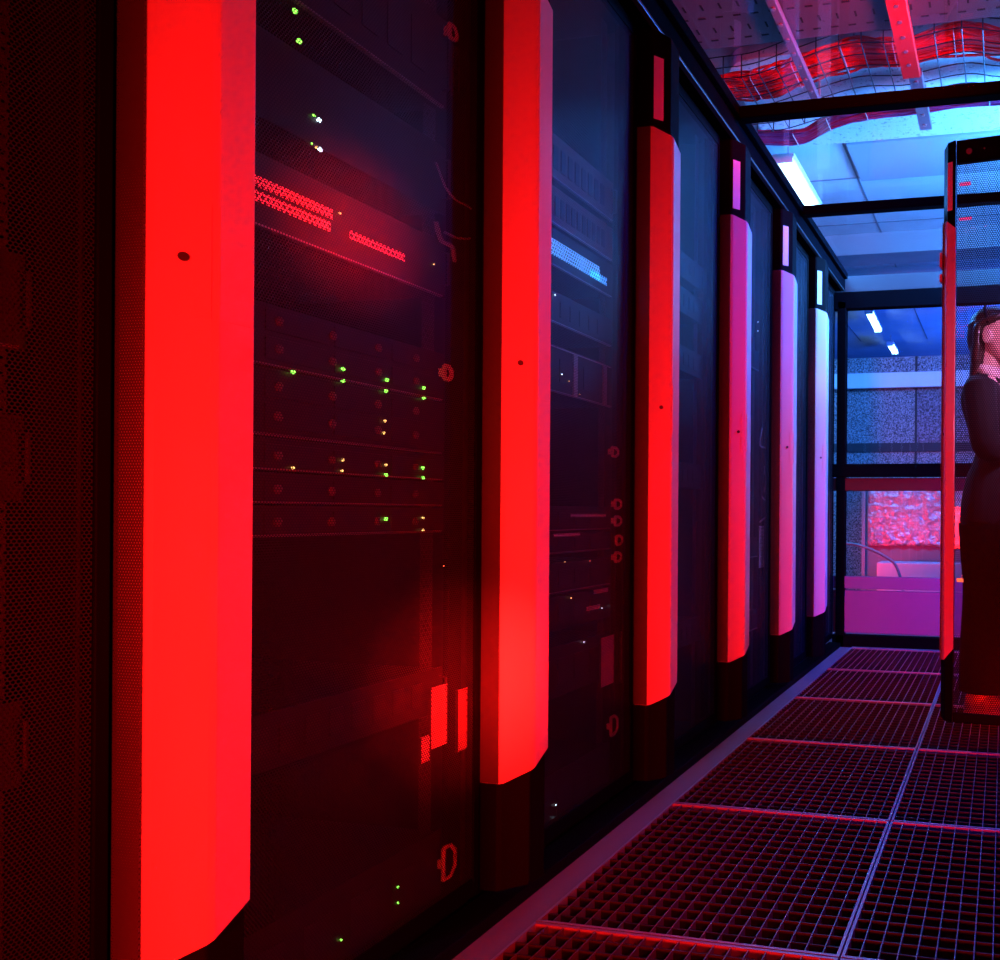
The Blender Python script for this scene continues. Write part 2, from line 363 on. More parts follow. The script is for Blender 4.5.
# ------------------------------------------------------------------ floor grating: every tile a thing
def make_tile():
    root = thing('floor_grating', '', 'floor grating')
    N = 18; h = 0.028; st = Q / N
    m = MB()
    for k in range(1, N): m.box(k * st - 0.0011, k * st + 0.0011, 0.006, Q - 0.006, -h, -0.0010)
    m.build('bearing_bars', M['grate'], root)
    m = MB()
    for k in range(1, N): m.box(0.006, Q - 0.006, k * st - 0.0013, k * st + 0.0013, -0.022, -0.0022)
    m.build('cross_bars', M['cross'], root)
    m = MB(); g_ = 0.0018; t = 0.006
    m.box(g_, g_ + t, g_, Q - g_, -0.03, 0).box(Q - g_ - t, Q - g_, g_, Q - g_, -0.03, 0)
    m.box(g_ + t, Q - g_ - t, g_, g_ + t, -0.03, 0).box(g_ + t, Q - g_ - t, Q - g_ - t, Q - g_, -0.03, 0)
    m.build('frame', M['frame'], root)
    # support pedestal heads under two corners
    for a, b in ((0.03, 0.03), (Q - 0.03, 0.03), (0.03, Q - 0.03), (Q - 0.03, Q - 0.03)): MB().box(a - 0.02, a + 0.02, b - 0.02, b + 0.02, -0.159, -0.031).build('pedestal', M['under'], root)
    return root
ORD = ['first', 'second', 'third', 'fourth', 'fifth', 'sixth', 'seventh']
proto = make_tile(); first = True
for r in range(6):
    for cix in range(2):
        o = proto if first else copy_tree(proto); first = False
        o.location = (XS - Q + cix * Q, YR + (3 - r) * Q, 0)
        side = 'left column beside the racks' if cix == 0 else 'right column beside the open door'
        o['label'] = f'dark steel floor grating, {ORD[r]} row from the end door, {side}'
        o['group'] = 'steel floor gratings of the aisle'
# narrow make-up piece at the end
struct(MB().box(XS - Q, 0.33, YR + 4 * Q + 0.002, YE - 0.032, -0.155, -0.002).build('trim_5', M['kerb']), 'narrow floor strip in front of the end door')
struct(MB().box(0.335, 2.0, -0.6, YE - 0.03, -0.155, -0.008).build('trim_6', M['kerb']), 'floor strip under the right-hand rack')

# ------------------------------------------------------------------ server racks
# bar profile: x out of the front plane, y along the row, lower and upper ends
ZB, ZT = 0.2606, 1.9204
PROF = [(0.0, 0.002, ZB, ZT), (0.040, 0.002, ZB, ZT), (0.0475, 0.0065, ZB, ZT), (0.086, 0.0400, 0.2788, 1.908), (0.0905, 0.0460, 0.283, 1.903), (0.0925, 0.0880, 0.3118, 1.878), (0.0, 0.045, 0.3118, 1.878)]
def facet(PROF, i0, i1, a, b, off):
    """point rows on the bar surface between profile points, lifted off it"""
    p0, p1 = PROF[i0], PROF[i1]
    d = Vector((p1[0] - p0[0], p1[1] - p0[1], 0)); n = Vector((d.y, -d.x, 0)).normalized() * off
    A = Vector((p0[0], p0[1], 0)) + d * a + n; B = Vector((p0[0], p0[1], 0)) + d * b + n
    return A, B
def slab_on(mb, A, B, z0, z1, t):
    d = (B - A).normalized(); n = Vector((d.y, -d.x, 0)) * t
    pts = [(*(A)[:2], z0), (*(B)[:2], z0), (*(B)[:2], z1), (*(A)[:2], z1)]
    q = [(p[0] + n.x, p[1] + n.y, p[2]) for p in pts]
    mb.poly(pts + q, [(0, 1, 2, 3), (4, 5, 6, 7), (0, 1, 5, 4), (1, 2, 6, 5), (2, 3, 7, 6), (3, 0, 4, 7)])
DOORZ0, DOORZ1 = 0.042, 2.205

def make_door(parent, sheet='door', width=None, px=0.0, top=0.035, PROF=PROF, MK=((0.0445, 0.0085), (0.064, 0.0300))):
    """door leaf in local coordinates: leaf in the y-z plane, front towards +x, bar at low y"""
    W = width or PITCH - 0.004
    d = MB()
    y0, y1 = (0.050 if px == 0 else 0.056), W
    d.box(px - 0.020, px, y1 - 0.016, y1, DOORZ0, DOORZ1)
    d.box(px - 0.020, px, y0, y1 - 0.016, DOORZ1 - top, DOORZ1)
    d.box(px - 0.020, px, y0, y1 - 0.016, DOORZ0, DOORZ0 + 0.035)
    door = d.build('door', M['black'], parent, bevel=0.002)
    # leading stile with the same bent section, set back under the bar
    rings = []
    sb = 0.005 if px == 0 else 0.003
    for z0 in (DOORZ0, DOORZ1):
        dz = (0, 0, 0, 0.012, 0.030, 0.030) if z0 > 1 and px == 0 else (0,) * 6
        pp = [(-0.020, 0.002), (PROF[1][0] - sb, PROF[1][1] + .0005), (PROF[2][0] - sb, PROF[2][1] + .001), (PROF[3][0] - sb, PROF[3][1] + .003), (PROF[5][0] - sb, PROF[5][1] - .003), (-0.020, PROF[6][1])]
        rings.append([(x, y, z0 - q) for (x, y), q in zip(pp, dz)])
    MB().loft(rings).build('stile', M['black'], door, bevel=0.002)
    s = MB().poly([(px - 0.004, y0, DOORZ0 + 0.03), (px - 0.004, y1 - 0.01, DOORZ0 + 0.03), (px - 0.004, y1 - 0.01, DOORZ1 - 0.03), (px - 0.004, y0, DOORZ1 - 0.03)], [(0, 1, 2, 3)])
    s.build('perforated_panel', M[sheet], door)
    # handle bar
    b = MB(); n = len(PROF)
    pts = [(x, y, z0) for x, y, z0, z1 in PROF] + [(x, y, z1) for x, y, z0, z1 in PROF]
    fs = [(i, i + 1, n + i + 1, n + i) for i in range(1, n - 1)]
    fs += [tuple(range(n))[::-1], tuple(range(n, 2 * n)), (n - 1, 0, n, 2 * n - 1)]
    o = b.poly(pts, fs + [(0, 1, n + 1, n)]).build('handle_bar', M['bar'], door, bevel=0.0015); o['label'] = 'pale full-height handle bar'
    o = MB().box(-0.001, 0.0395, -0.001, 0.0015, ZB + 0.002, ZT - 0.002).build('side_grille', M['barside'], door)
    m = MB(); A, B = facet(PROF, 2, 3, 0.72, 1.0, 0.0); slab_on(m, A, B, 1.045, 1.185, 0.0012)
    A, B = facet(PROF, 4, 5, 0.0, 0.92, 0.0); slab_on(m, A, B, 1.045, 1.185, 0.0012)
    m.build('latch_cover', M['bar'], door)
    p = Vector((PROF[2][0] + (PROF[3][0] - PROF[2][0]) * 0.5, PROF[2][1] + (PROF[3][1] - PROF[2][1]) * 0.5, 1.117))
    nn = Vector((PROF[3][1] - PROF[2][1], -(PROF[3][0] - PROF[2][0]), 0)).normalized()
    MB().tube([p - nn * 0.002, p + nn * 0.0025], 0.0055, 12).build('keyhole', M['lock'], door, smooth=False)
    # pale marker strip above the bar
    m = MB(); A = Vector((*MK[0], 0)); B = Vector((*MK[1], 0)); slab_on(m, A, B, 1.945, 2.125, 0.002)
    o = m.build('marker_strip', M['white'], door); o['label'] = 'white marker strip above the handle bar'
    m = MB(); m.tube([(px, 0.104, DOORZ1 - top * .55), (px + 0.004, 0.104, DOORZ1 - top * .55)], 0.007 if top < 0.05 else 0.011, 14)
    m.build('door_plug', M['edge'], door)
    MB().tube([(px, 0.160, DOORZ1 - top * .5), (px + 0.003, 0.160, DOORZ1 - top * .5)], 0.003, 10).build('door_screw', M['edge'], door)
    return door

def make_rack():
    root = thing('server_rack', '', 'server rack')
    D = 0.95
    m = MB()
    m.box(-D, -0.024, 0.002, 0.022, 0.04, 2.205).box(-D, -0.024, PITCH - 0.022, PITCH - 0.002, 0.04, 2.205)
    m.build('side_panels', M['panel'], root)
    MB().box(-D, -0.024, 0.022, PITCH - 0.022, 2.18, 2.21).build('top_panel', M['panel'], root, bevel=0.003)
    MB().box(-D, -0.022, 0.004, PITCH - 0.004, 0.021, 0.039).build('plinth', M['black'], root, bevel=0.003)
    MB().box(-D, -D + 0.01, 0.022, PITCH - 0.022, 0.04, 2.18).build('back_panel', M['inner'], root)
    for y0 in (0.060, PITCH - 0.094):
        MB().box(-0.062, -0.060, y0, y0 + 0.030, 0.045, 2.178).build('mounting_rail', M['rail'], root)
    MB().box(-0.040, -0.026, PITCH - 0.060, PITCH - 0.024, 0.045, 2.178).build('corner_post', M['black'], root, bevel=0.002)
    make_door(root)
    return root
rack0 = make_rack()
LR = ['black server rack cut off by the left edge, before the first red bar',
      'black server rack behind the largest red handle bar, with green lights in it',
      'black server rack behind the second red bar, with a bright blue grid strip inside',
      'plain dark server rack behind the third bar, red with violet edge',
      'dark server rack behind the fourth bar, half red and half pale blue',
      'dark server rack behind the fifth bar, lavender fading to pink',
      'dark server rack at the far end of the row, next to the glass end door']
for k in range(7):
    o = rack0 if k == 0 else copy_tree(rack0)
    o.location = (XR, P0 + (k - 1) * PITCH, 0); o['label'] = LR[k]; o['group'] = 'black server racks along the left of the aisle'

# rack on the right with its door swung open across the aisle
rr = thing('server_rack', 'black server rack at the right edge, its mesh door open across the aisle', 'server rack', (0.42, 2.80, 0))
m = MB(); m.box(0.03, 0.98, 0.0, 0.02, 0.04, 2.205).box(0.03, 0.98, PITCH - 0.02, PITCH, 0.04, 2.205)
m.build('side_panels', M['panel'], rr)
MB().box(0.03, 0.98, 0.02, PITCH - 0.02, 2.18, 2.21).build('top_panel', M['panel'], rr, bevel=0.003)
MB().box(0.03, 0.98, 0.0, PITCH, -0.006, 0.039).build('plinth', M['black'], rr, bevel=0.003)
MB().box(0.96, 0.98, 0.02, PITCH - 0.02, 0.04, 2.18).build('back_panel', M['inner'], rr)
PR = [(0.0, 0.0, ZB, ZT), (0.020, 0.0, ZB, ZT), (0.025, 0.002, ZB, ZT), (0.072, 0.020, ZB + .010, ZT - .008), (0.0745, 0.024, ZB + .014, ZT - .012), (0.0875, 0.058, ZB + .055, ZT - .045), (0.0, 0.045, ZB + .055, ZT - .045)]
dr = make_door(rr, sheet='doorx', width=0.640, px=0.078, top=0.085, PROF=PR, MK=((0.0765, 0.0250), (0.0835, 0.0440)))
# local y (bar -> hinge) runs along +X of the room, local front (+x) looks back down the aisle
dr.rotation_euler = (0, 0, -PI / 2 - math.radians(5))
MB().box(0.060, 0.064, 0.066, 0.108, 2.040, 2.052).build('glint_strip', M['rose'], dr)  # glowing strips added in place of pink glints in the mesh
MB().box(0.060, 0.064, 0.066, 0.112, 1.912, 1.922).build('glint_strip', M['rose'], dr)
MB().box(0.060, 0.064, 0.066, 0.090, 0.562, 0.575).build('glint_strip', M['orange'], dr)  # added glow in place of an orange glint
for za, zb2 in ((1.745, 1.80), (1.69, 1.72)): MB().box(0.020, 0.060, -0.008, 0.001, za, zb2).build('catch', M['bar'], dr, bevel=0.002)
edge = at(942.0, 400, Y=2.80)
dr.location = (edge.x - 0.42, 2.86 - 2.80, 0)

# ------------------------------------------------------------------ equipment in the racks
XG = -1.085
def led(parent, p, kind, r=0.0032):
    l = Vector(p) - parent.location
    o = MB().ball(l, r, r * 1.1, r * 1.1, 8, 6).build('status_light', M[kind], parent, smooth=True)
    return o
def unit(name, label, cat, k, z0, z1, front='face', lip=True, group=None, depth=0.55, x=XG):
    ya, yb = P0 + (k - 1) * PITCH + 0.092, P0 + k * PITCH - 0.066
    root = thing(name, label, cat, (x, ya, z0), group)
    W = yb - ya; hh = z1 - z0 - 0.003
    MB().box(-depth, -0.004, 0.0, W, 0, hh).build('chassis', M['gear'], root, bevel=0.001)
    MB().box(-0.004, 0.0, -0.012, W + 0.012, 0.0, hh).build('front_plate', M[front], root, bevel=0.0008)
    if lip: MB().box(-0.003, 0.006, 0.0, W, 0.0, 0.0032).build('steel_lip', M['edge'], root)
    return root, W, hh
def ears(root, W, hh):
    for y0 in (-0.008, W - 0.004):
        MB().tube([(0.0, y0 + 0.006, hh * 0.2), (0.016, y0 + 0.006, hh * 0.22), (0.016, y0 + 0.006, hh * 0.78), (0.0, y0 + 0.006, hh * 0.8)], 0.0025, 6).build('handle', M['gear'], root)
def slats(root, W, hh, n=8, name='air_slots'):
    m = MB()
    for i in range(n):
        a = 0.05 * W + 0.9 * W * i / n
        m.box(0.0, 0.002, a, a + 0.9 * W / n * 0.6, hh * 0.25, hh * 0.75)
    m.build(name, M['gear'], root)
g1 = 'servers behind the first red bar'
# rack 1, top
r_, W, hh = unit('server', 'dark server at the top of the first full rack, with two green lights', 'server', 1, 1.60, 1.78, group=g1); ears(r_, W, hh); slats(r_, W, hh)
for x, y in ((295, 11), (299, 41)): led(r_, at(x, y, X=XG + 0.003), 'green', 0.0036)
r_, W, hh = unit('server', 'dark server with two bluish white lights, above the red-lit switch', 'server', 1, 1.395, 1.53, lip=False, group=g1); ears(r_, W, hh)
for x, y, kd, s in ((314, 115.5, 'green', .0022), (319, 120, 'wled', .0032), (312, 144, 'green', .0018), (316, 147, 'amber', .002), (320, 149.5, 'wled', .0032)): led(r_, at(x, y, X=XG + 0.003), kd, s)
# switch with perforated strips, their red light made as glow
pa = at(350, 195, X=XG); pb = at(350, 262, X=XG)
r_, W, hh = unit('network_switch', 'network switch with bright red punched strips above the drive shelves', 'switch', 1, pb.z, pa.z, group=g1, front='gear'); ears(r_, W, hh)
def strip(root, x0, x1, yt, yb, m_, xo=0.004, name='punched_strip'):
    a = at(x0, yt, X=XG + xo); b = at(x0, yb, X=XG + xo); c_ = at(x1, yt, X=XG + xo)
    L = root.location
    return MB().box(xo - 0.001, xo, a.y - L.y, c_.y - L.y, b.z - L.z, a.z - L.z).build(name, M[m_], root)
strip(r_, 250, 333, 172, 183, 'red_glow'); strip(r_, 250, 331, 187, 198, 'red_glow'); strip(r_, 350, 405, 230, 239, 'red_glow')
led(r_, at(340, 213, X=XG + 0.003), 'amber', 0.002); led(r_, at(434, 264, X=XG + 0.003), 'amber', 0.0018)
# drive shelves
zz = [1.125, 1.028, 0.924, 0.872, 0.822, 0.772]
leds = {0: [(293, 372, 'green'), (343, 369, 'green'), (343, 381, 'green'), (387, 380, 'green'), (386, 391, 'green'), (424, 388, 'green'), (424, 398, 'green')],
        1: [(385, 421, 'amber'), (384, 433, 'amber')],
        2: [(293, 468, 'amber'), (343, 460, 'amber'), (342, 471, 'amber'), (386, 465, 'amber'), (386, 475, 'green'), (423, 468, 'green'), (423, 478, 'green')],
        3: [], 4: [(386, 519, 'green'), (423, 518, 'amber'), (423, 530, 'amber')]}
wd = ['topmost', 'second', 'third', 'fourth', 'lowest']
for i in range(5):
    r_, W, hh = unit('drive_shelf', f'drive shelf with small lights, {wd[i]} of the five stacked behind the first bar', 'drive shelf', 1, zz[i + 1], zz[i], group='drive shelves behind the first red bar')
    rows = 2 if i < 2 else 1
    for cidx in range(4):
        for rw in range(rows):
            y0 = W * (0.02 + 0.245 * cidx); z0 = hh * (0.12 + 0.45 * rw); h2 = hh * (0.36 if rows == 2 else 0.7)
            m = MB().box(0.0, 0.002, y0, y0 + W * 0.22, z0, z0 + h2)
            bay = m.build('drive_bay', M['face'], r_, bevel=0.0006)
            xx = (276, 330, 376, 414)[cidx]; yy = at(xx, 450, X=XG).y - r_.location.y
            MB().ball((0.004, yy, z0 + h2 * 0.5), 0.003, 0.0075, min(0.008, h2 * 0.35), 10, 6).build('latch_button', M['bay'], bay, smooth=True)
    for x, y, kd in leds[i]: led(r_, at(x, y, X=XG + 0.005), kd, 0.0030 if kd == 'green' else 0.0022)
# lower part of rack 1
r_, W, hh = unit('server', 'dark server low in the first full rack, below the drive shelves', 'server', 1, 0.42, 0.51, lip=False, group=g1); ears(r_, W, hh); slats(r_, W, hh, 10)
led(r_, at(444, 566, X=XG + 0.02), 'orange', 0.0012)
r_, W, hh = unit('power_supply', 'battery unit at the bottom of the first full rack, with three green lights', 'power supply', 1, 0.045, 0.19, lip=False, group=g1)
for x, y in ((398, 887), (398, 903), (341, 940)): led(r_, at(x, y, X=XG + 0.003), 'green', 0.0018)
slats(r_, W, hh, 5)

def ring(label, x, y, k, w_=0.03, h_=0.05, X=-1.066, m_='ring', group=None):
    p = at(x, y, X=X)
    r = thing('cable_ring', label, 'cable ring', p, group)
    pts = [(0, -w_ / 2, h_ / 2), (0, w_ * .1, h_ / 2), (0, w_ / 2, h_ * .25), (0, w_ / 2, -h_ * .25), (0, w_ * .1, -h_ / 2), (0, -w_ / 2, -h_ / 2), (0, -w_ / 2, h_ / 2)]
    m = MB()
    for a, b in zip(pts, pts[1:]):
        m.tube([a, b], 0.0042, 6)
    m.build('loop', M[m_], r); MB().box(-0.012, 0.0, -w_ / 2 - 0.002, -w_ / 2 + 0.003, -0.008, 0.008).build('foot', M[m_], r)
    return r
rg = 'cable rings on the post of the first full rack'
ring('red-lit cable ring near the top of the post in the first full rack', 453, 33, 1, 0.018, 0.026, group=rg)
ring('small red-lit cable ring level with the top drive shelf', 448, 373, 1, 0.018, 0.026, group=rg)
ring('large red-lit D-shaped cable ring low in the first full rack', 449, 861, 1, 0.030, 0.062, group=rg)
def vent_plate(label, x0, x1, y0, y1, m_='vent', X=-1.066):
    a = at(x0, y0, X=X); b = at(x1, y0, X=X); z0 = at(x0, y1, X=X).z
    r = thing('vent_plate', label, 'vent plate', (X, a.y, z0), 'punched vent plates inside the racks')
    MB().box(-0.002, 0, 0, b.y - a.y, 0, a.z - z0).build('punched_sheet', M[m_], r)
    m = MB(); Wd, Hd = b.y - a.y, a.z - z0
    m.box(-0.004, 0.001, -0.002, 0.0, 0, Hd).box(-0.004, 0.001, Wd, Wd + 0.002, 0, Hd)
    m.build('rim', M['gear'], r)
    return r
vent_plate('punched plate in place of a red reflection, left of the post', 431, 447, 688, 750)  # plate added in place of a red mesh-like reflection
vent_plate('punched plate in place of a red reflection, right of the post', 458, 474, 690, 752, X=-1.056)  # second plate added for the same reflection
vent_plate('small red-lit vent plate under the left punched plate in the first full rack', 421, 430, 738, 764)
vent_plate('slim red-lit punched strip at the top right of the first full rack', 453, 458.5, 44, 96)
cp = catmull([at(436, 162, X=-1.062), at(445, 186, X=-1.06), at(456, 200, X=-1.058), at(470, 208, X=-1.056), at(479, 224, X=-1.055), at(474, 237, X=-1.056), at(458, 238, X=-1.06), at(444, 232, X=-1.07)], 6)
tag(MB().tube(cp, 0.0022, 6).build('patch_cable', M['cable'], smooth=True), 'thin cable looping out beside the red-lit switch', 'cable')
tag(MB().tube(catmull([at(436, 222, X=-1.066), at(441, 240, X=-1.062), at(452, 247, X=-1.062), at(454, 262, X=-1.066)], 5), 0.0045, 6).build('patch_cable', M['cable'], smooth=True), 'thick cable bend at the right end of the red-lit switch', 'cable')

# rack 0, left of the first bar; orange glints made as glowing beads
r_, W, hh = unit('server', 'dark server with one yellow light left of the first red bar', 'server', 0, 0.99, 1.10); ears(r_, W, hh); slats(r_, W, hh)
led(r_, at(38, 343, X=XG + 0.003), 'amber', 0.0022)
r_, W, hh = unit('server', 'dark server with an orange glint left of the first red bar', 'server', 0, 0.82, 0.92, lip=False); ears(r_, W, hh)
led(r_, at(58, 467, X=XG + 0.003), 'orange', 0.0024)
r_, W, hh = unit('server', 'dark server low in the leftmost rack', 'server', 0, 0.50, 0.60, lip=False); ears(r_, W, hh)
led(r_, at(58, 752, X=XG + 0.003), 'orange', 0.0016)

# rack 2
g2 = 'servers behind the second red bar'
def z2(x, y): return at(x, y, X=XG).z
r_, W, hh = unit('server', 'blue-lit server near the top of the second full rack', 'server', 2, z2(575, 195), z2(575, 150), group=g2, front='bay'); ears(r_, W, hh); slats(r_, W, hh, 14)
r_, W, hh = unit('server', 'blue-lit server with blade fronts just above the bright grid strip', 'server', 2, z2(575, 238), z2(575, 200), group=g2, front='bay'); slats(r_, W, hh, 18)
r_, W, hh = unit('switch_chassis', 'chassis with bright blue grid strip in the second full rack', 'chassis', 2, z2(575, 278), z2(575, 240), group=g2)
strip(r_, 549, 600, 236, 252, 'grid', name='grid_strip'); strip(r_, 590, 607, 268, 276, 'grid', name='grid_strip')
r_, W, hh = unit('server', 'dark server in the second full rack, between grid strip and framed unit', 'server', 2, z2(575, 332), z2(575, 300), group=g2); slats(r_, W, hh, 10)
led(r_, at(555, 295, X=XG + 0.003), 'wled', 0.0018)
r_, W, hh = unit('server', 'server with dim red frame and white lights in the second full rack', 'server', 2, z2(575, 398), z2(575, 352), group=g2); slats(r_, W, hh, 4)
for a0 in (0.30, 0.62, 0.92):
    MB().box(0.0, 0.004, W * a0, W * a0 + 0.018, 0.004, hh - 0.002).build('frame_upright', M['edge'], r_)
MB().box(0.0, 0.004, W * 0.05, W, hh - 0.005, hh - 0.001).build('frame_top', M['edge'], r_)
for x, y in ((562, 374), (569, 381), (580, 394)): led(r_, at(x, y, X=XG + 0.004), 'wled' if x < 565 else 'amber', 0.002 if x < 565 else 0.0013)
for i, (ya_, yb_) in enumerate(((505, 530), (532, 552), (560, 590), (592, 625), (640, 690), (760, 830))):
    lab = ['thin dark server level with the cable rings in the second full rack', 'thin dark server just under the cable rings in the second full rack', 'dark server with two amber lights in the second full rack',
           'dark server with two white lights in the second full rack', 'dark server beside the low vent plates in the second full rack', 'dark battery unit at the foot of the second full rack'][i]
    r_, W, hh = unit('server', lab, 'server', 2, z2(575, yb_), z2(575, ya_), group=g2, lip=(i < 3)); slats(r_, W, hh, 6)
    for x, y, kd in [[], [], [(565, 562, 'amber'), (590, 561, 'orange')], [(602, 608, 'wled'), (612, 606, 'wled'), (571, 598, 'amber')], [(584, 642, 'wled')], [(556, 805, 'wled'), (556, 818, 'wled')]][i]:
        led(r_, at(x, y, X=XG + 0.004), kd, 0.0016)
    for x0, x1, yt, yb2 in [[(571, 606, 514, 517)], [(554, 580, 534, 537)], [(594, 608, 590, 594)], [(587, 600, 607, 611)], [], []][i]:
        strip(r_, x0, x1, yt, yb2, 'ring', name='pull_tab')
rg2 = 'cable rings in the second full rack'
for i, (x, y) in enumerate(((615, 452), (618, 504), (618, 521), (619, 540), (618, 557))):
    ring('red-lit cable ring in the second full rack, ' + ['set apart above the group of four', 'topmost of the group of four', 'second of the group of four', 'third of the group of four', 'lowest of the group of four'][i], x, y, 2, 0.030, 0.024, group=rg2)
ring('hooked red-lit cable ring near the foot of the second full rack', 614, 725, 2, 0.034, 0.05, group=rg2)
vent_plate('dull red vent plate, left of the pair low in the second full rack', 601, 614, 638, 688)
vent_plate('dull red vent plate, right of the pair low in the second full rack', 619, 631, 632, 684)
# racks 3 to 6: less to see
for k, z0s in ((3, (0.35, 0.9, 1.30, 1.5, 1.62)), (4, (0.30, 0.62, 1.45)), (5, (0.4, 1.2)), (6, (0.5, 1.3))):
    for i, z0 in enumerate(z0s):
        nm = {3: 'third', 4: 'fourth', 5: 'fifth', 6: 'sixth'}[k]
        r_, W, hh = unit('server', f'dim server inside the rack behind the {nm} bar, {ORD[i]} from its foot', 'server', k, z0, z0 + 0.09, group='dim servers in the farther racks', lip=(k == 4)); slats(r_, W, hh, 10)
        if (k, i) == (3, 1): led(r_, at(709, 408, X=XG + 0.004), 'wled', 0.0028)  # glint in the third rack set as a glowing bead
        if (k, i) == (4, 2): led(r_, at(758, 322, X=XG + 0.004), 'wled', 0.002); led(r_, at(758, 331, X=XG + 0.004), 'wled', 0.002)
def at4(x, y): return at(x, y, X=-1.066)
for lab, pts in (('grey cable hanging in a hook behind the fourth bar, upper one', [(762, 428), (760, 445), (768, 450), (769, 465), (764, 474)]),
                 ('grey cable hanging in a hook behind the fourth bar, lower one', [(762, 497), (766, 503), (766, 515), (760, 522)]),
                 ('nearly straight grey cable behind the fourth bar', [(764, 466), (765, 480), (764, 492)])):
    tag(MB().tube(catmull([at4(*p) for p in pts], 5), 0.004, 6).build('patch_cable', M['cable'], smooth=True), lab, 'cable', 'cables behind the fourth bar')
vent_plate('dim vent plate behind the fourth bar under the hanging cables', 759, 764, 526, 568)

# ------------------------------------------------------------------ above the glass roof
# punched steel tray running across
ya = 2.49
o = thing('punched_tray', 'punched steel tray crossing above the glass roof, at the top edge', 'cable tray', (0, ya, 2.70))
MB().box(-1.35, 1.3, 0.0, 0.36, 0.0, 0.006).build('tray_floor', M['tray'], o)
MB().box(-1.35, 1.3, 0.36, 0.364, 0.0, 0.05).build('tray_side', M['tray'], o); MB().box(-1.35, 1.3, -0.004, 0.0, 0.0, 0.05).build('tray_side', M['tray'], o)
m = MB(); i = 0
xx = -1.3
while xx < 0.5:
    for r_i, (yy, w1, h1) in enumerate(((0.05, 0.03, 0.008), (0.11, 0.008, 0.03), (0.18, 0.03, 0.008), (0.24, 0.008, 0.03), (0.31, 0.03, 0.008))):
        m.box(xx + (r_i % 2) * 0.035, xx + (r_i % 2) * 0.035 + w1, yy, yy + h1, -0.0012, -0.0002)
    xx += 0.07
m.build('slots', M['slot'], o)
# wire basket with bundles
ZC = 2.76
RP = [(-1.75, 3.30), (-1.32, 3.27), (-1.10, 3.26), (-0.889, 3.19), (-0.65, 3.12), (-0.434, 3.14), (-0.177, 3.10), (0.05, 3.16), (0.6, 3.15)]
PP = [(-1.75, 3.66), (-1.35, 3.70), (-1.04, 3.74), (-0.846, 3.61), (-0.637, 3.555), (-0.343, 3.54), (-0.016, 3.53), (0.6, 3.5)]
def bundle(name, label, path, n, rad, m_, seed, group='cable bundles above the glass roof'):
    random.seed(seed)
    root = thing(name, label, 'cable bundle', (0, 0, ZC), group)
    base = catmull([(x, y, 0) for x, y in path], 7)
    mb = MB()
    for k in range(n):
        a = random.uniform(0, 2 * PI); rr_ = rad * math.sqrt(random.random()); ph = random.uniform(0, 6); fr_ = random.uniform(0.3, 0.6)
        pts = []
        for i, p in enumerate(base):
            w_ = rr_ * (1 + 0.25 * math.sin(fr_ * i + ph)); aa = a + 0.5 * math.sin(0.15 * i + ph)
            pts.append(p + Vector((0, math.cos(aa) * w_, abs(math.sin(aa)) * w_ * 0.6 + 0.006)))
        mb.tube(pts, 0.0055, 6)
    o_ = mb.build('cables', M[m_], root, smooth=True); o_['kind'] = 'stuff'
    for i in range(6, len(base) - 6, 7):
        p = base[i]
        ringp = [(p.x, p.y + math.cos(q) * rad * 1.12, max(0.0, 0.005 + math.sin(q) * rad * 0.78)) for q in [2 * PI * t / 14 for t in range(15)]]
        MB().tube(ringp, 0.0022, 5).build('cable_tie', M['tie'], root)
    return root
bundle('cable_bundle', 'thick bundle of red cables in the wire basket above the glass roof', RP, 66, 0.085, 'red', 3)
bundle('cable_bundle', 'purplish cable bundle behind the near roof beam, above the glass', PP, 44, 0.058, 'redb', 5)
def basket(label, path, w0, w1, x0, x1):
    root = thing('wire_basket', label, 'wire basket', (0, 0, ZC - 0.012), 'wire baskets above the glass roof')
    base = [p for p in catmull([(x, y, 0) for x, y in path], 7) if x0 < p.x < x1]
    m = MB(); off = [w0 + (w1 - w0) * t / 6 for t in range(7)]
    for q in off: m.tube([p + Vector((0, q, 0)) for p in base], 0.0026, 5)
    for q, sz in ((w0, 0.05), (w0, 0.10), (w1, 0.05)): m.tube([p + Vector((0, q, sz)) for p in base], 0.0026, 5)
    m.build('long_wires', M['wire'], root)
    m = MB()
    for i in range(0, len(base), 3):
        p = base[i]; m.tube([p + Vector((0, w0, 0.10)), p + Vector((0, w0, -0.003)), p + Vector((0, w1, -0.003)), p + Vector((0, w1, 0.05))], 0.003, 5)
    m.build('cross_wires', M['wire'], root)
basket('dark wire basket carrying the red cables above the glass roof', RP, -0.13, 0.34, -1.4, 0.6)
# struts running along the aisle under the baskets
def strutf(label, x, y0, y1, z, wd_, m_, knobs=True):
    o = thing('hanging_strut', label, 'strut', (x, y0, z), 'struts above the glass roof')
    L = y1 - y0
    MB().box(-wd_ / 2, wd_ / 2, 0, L, 0, 0.03).build('channel', M[m_], o, bevel=0.003)
    mm = MB()
    for k in range(int(L / 0.09)): mm.tube([(0, 0.05 + k * 0.09, -0.004), (0, 0.05 + k * 0.09, 0.001)], 0.009, 8)
    mm.build('bolt_heads', M['edge'], o)
    MB().tube([(0, L - 0.06, 0.03), (0, L - 0.06, CZ - z - 0.0725)], 0.006, 8).build('threaded_rod', M['edge'], o)
    return o
strutf('red strut crossing in front of the red cable bundle', -0.395, 1.9, 3.13, 2.66, 0.075, 'redstrut')  # near length of the strut coloured red, far length blue-grey
strutf('blue-grey strut end just above the near roof beam', -0.385, 3.16, 3.62, 2.69, 0.06, 'strut')
strutf('slim pale strut left of the red one above the glass roof', -0.84, 2.2, 3.36, 2.66, 0.035, 'strut')

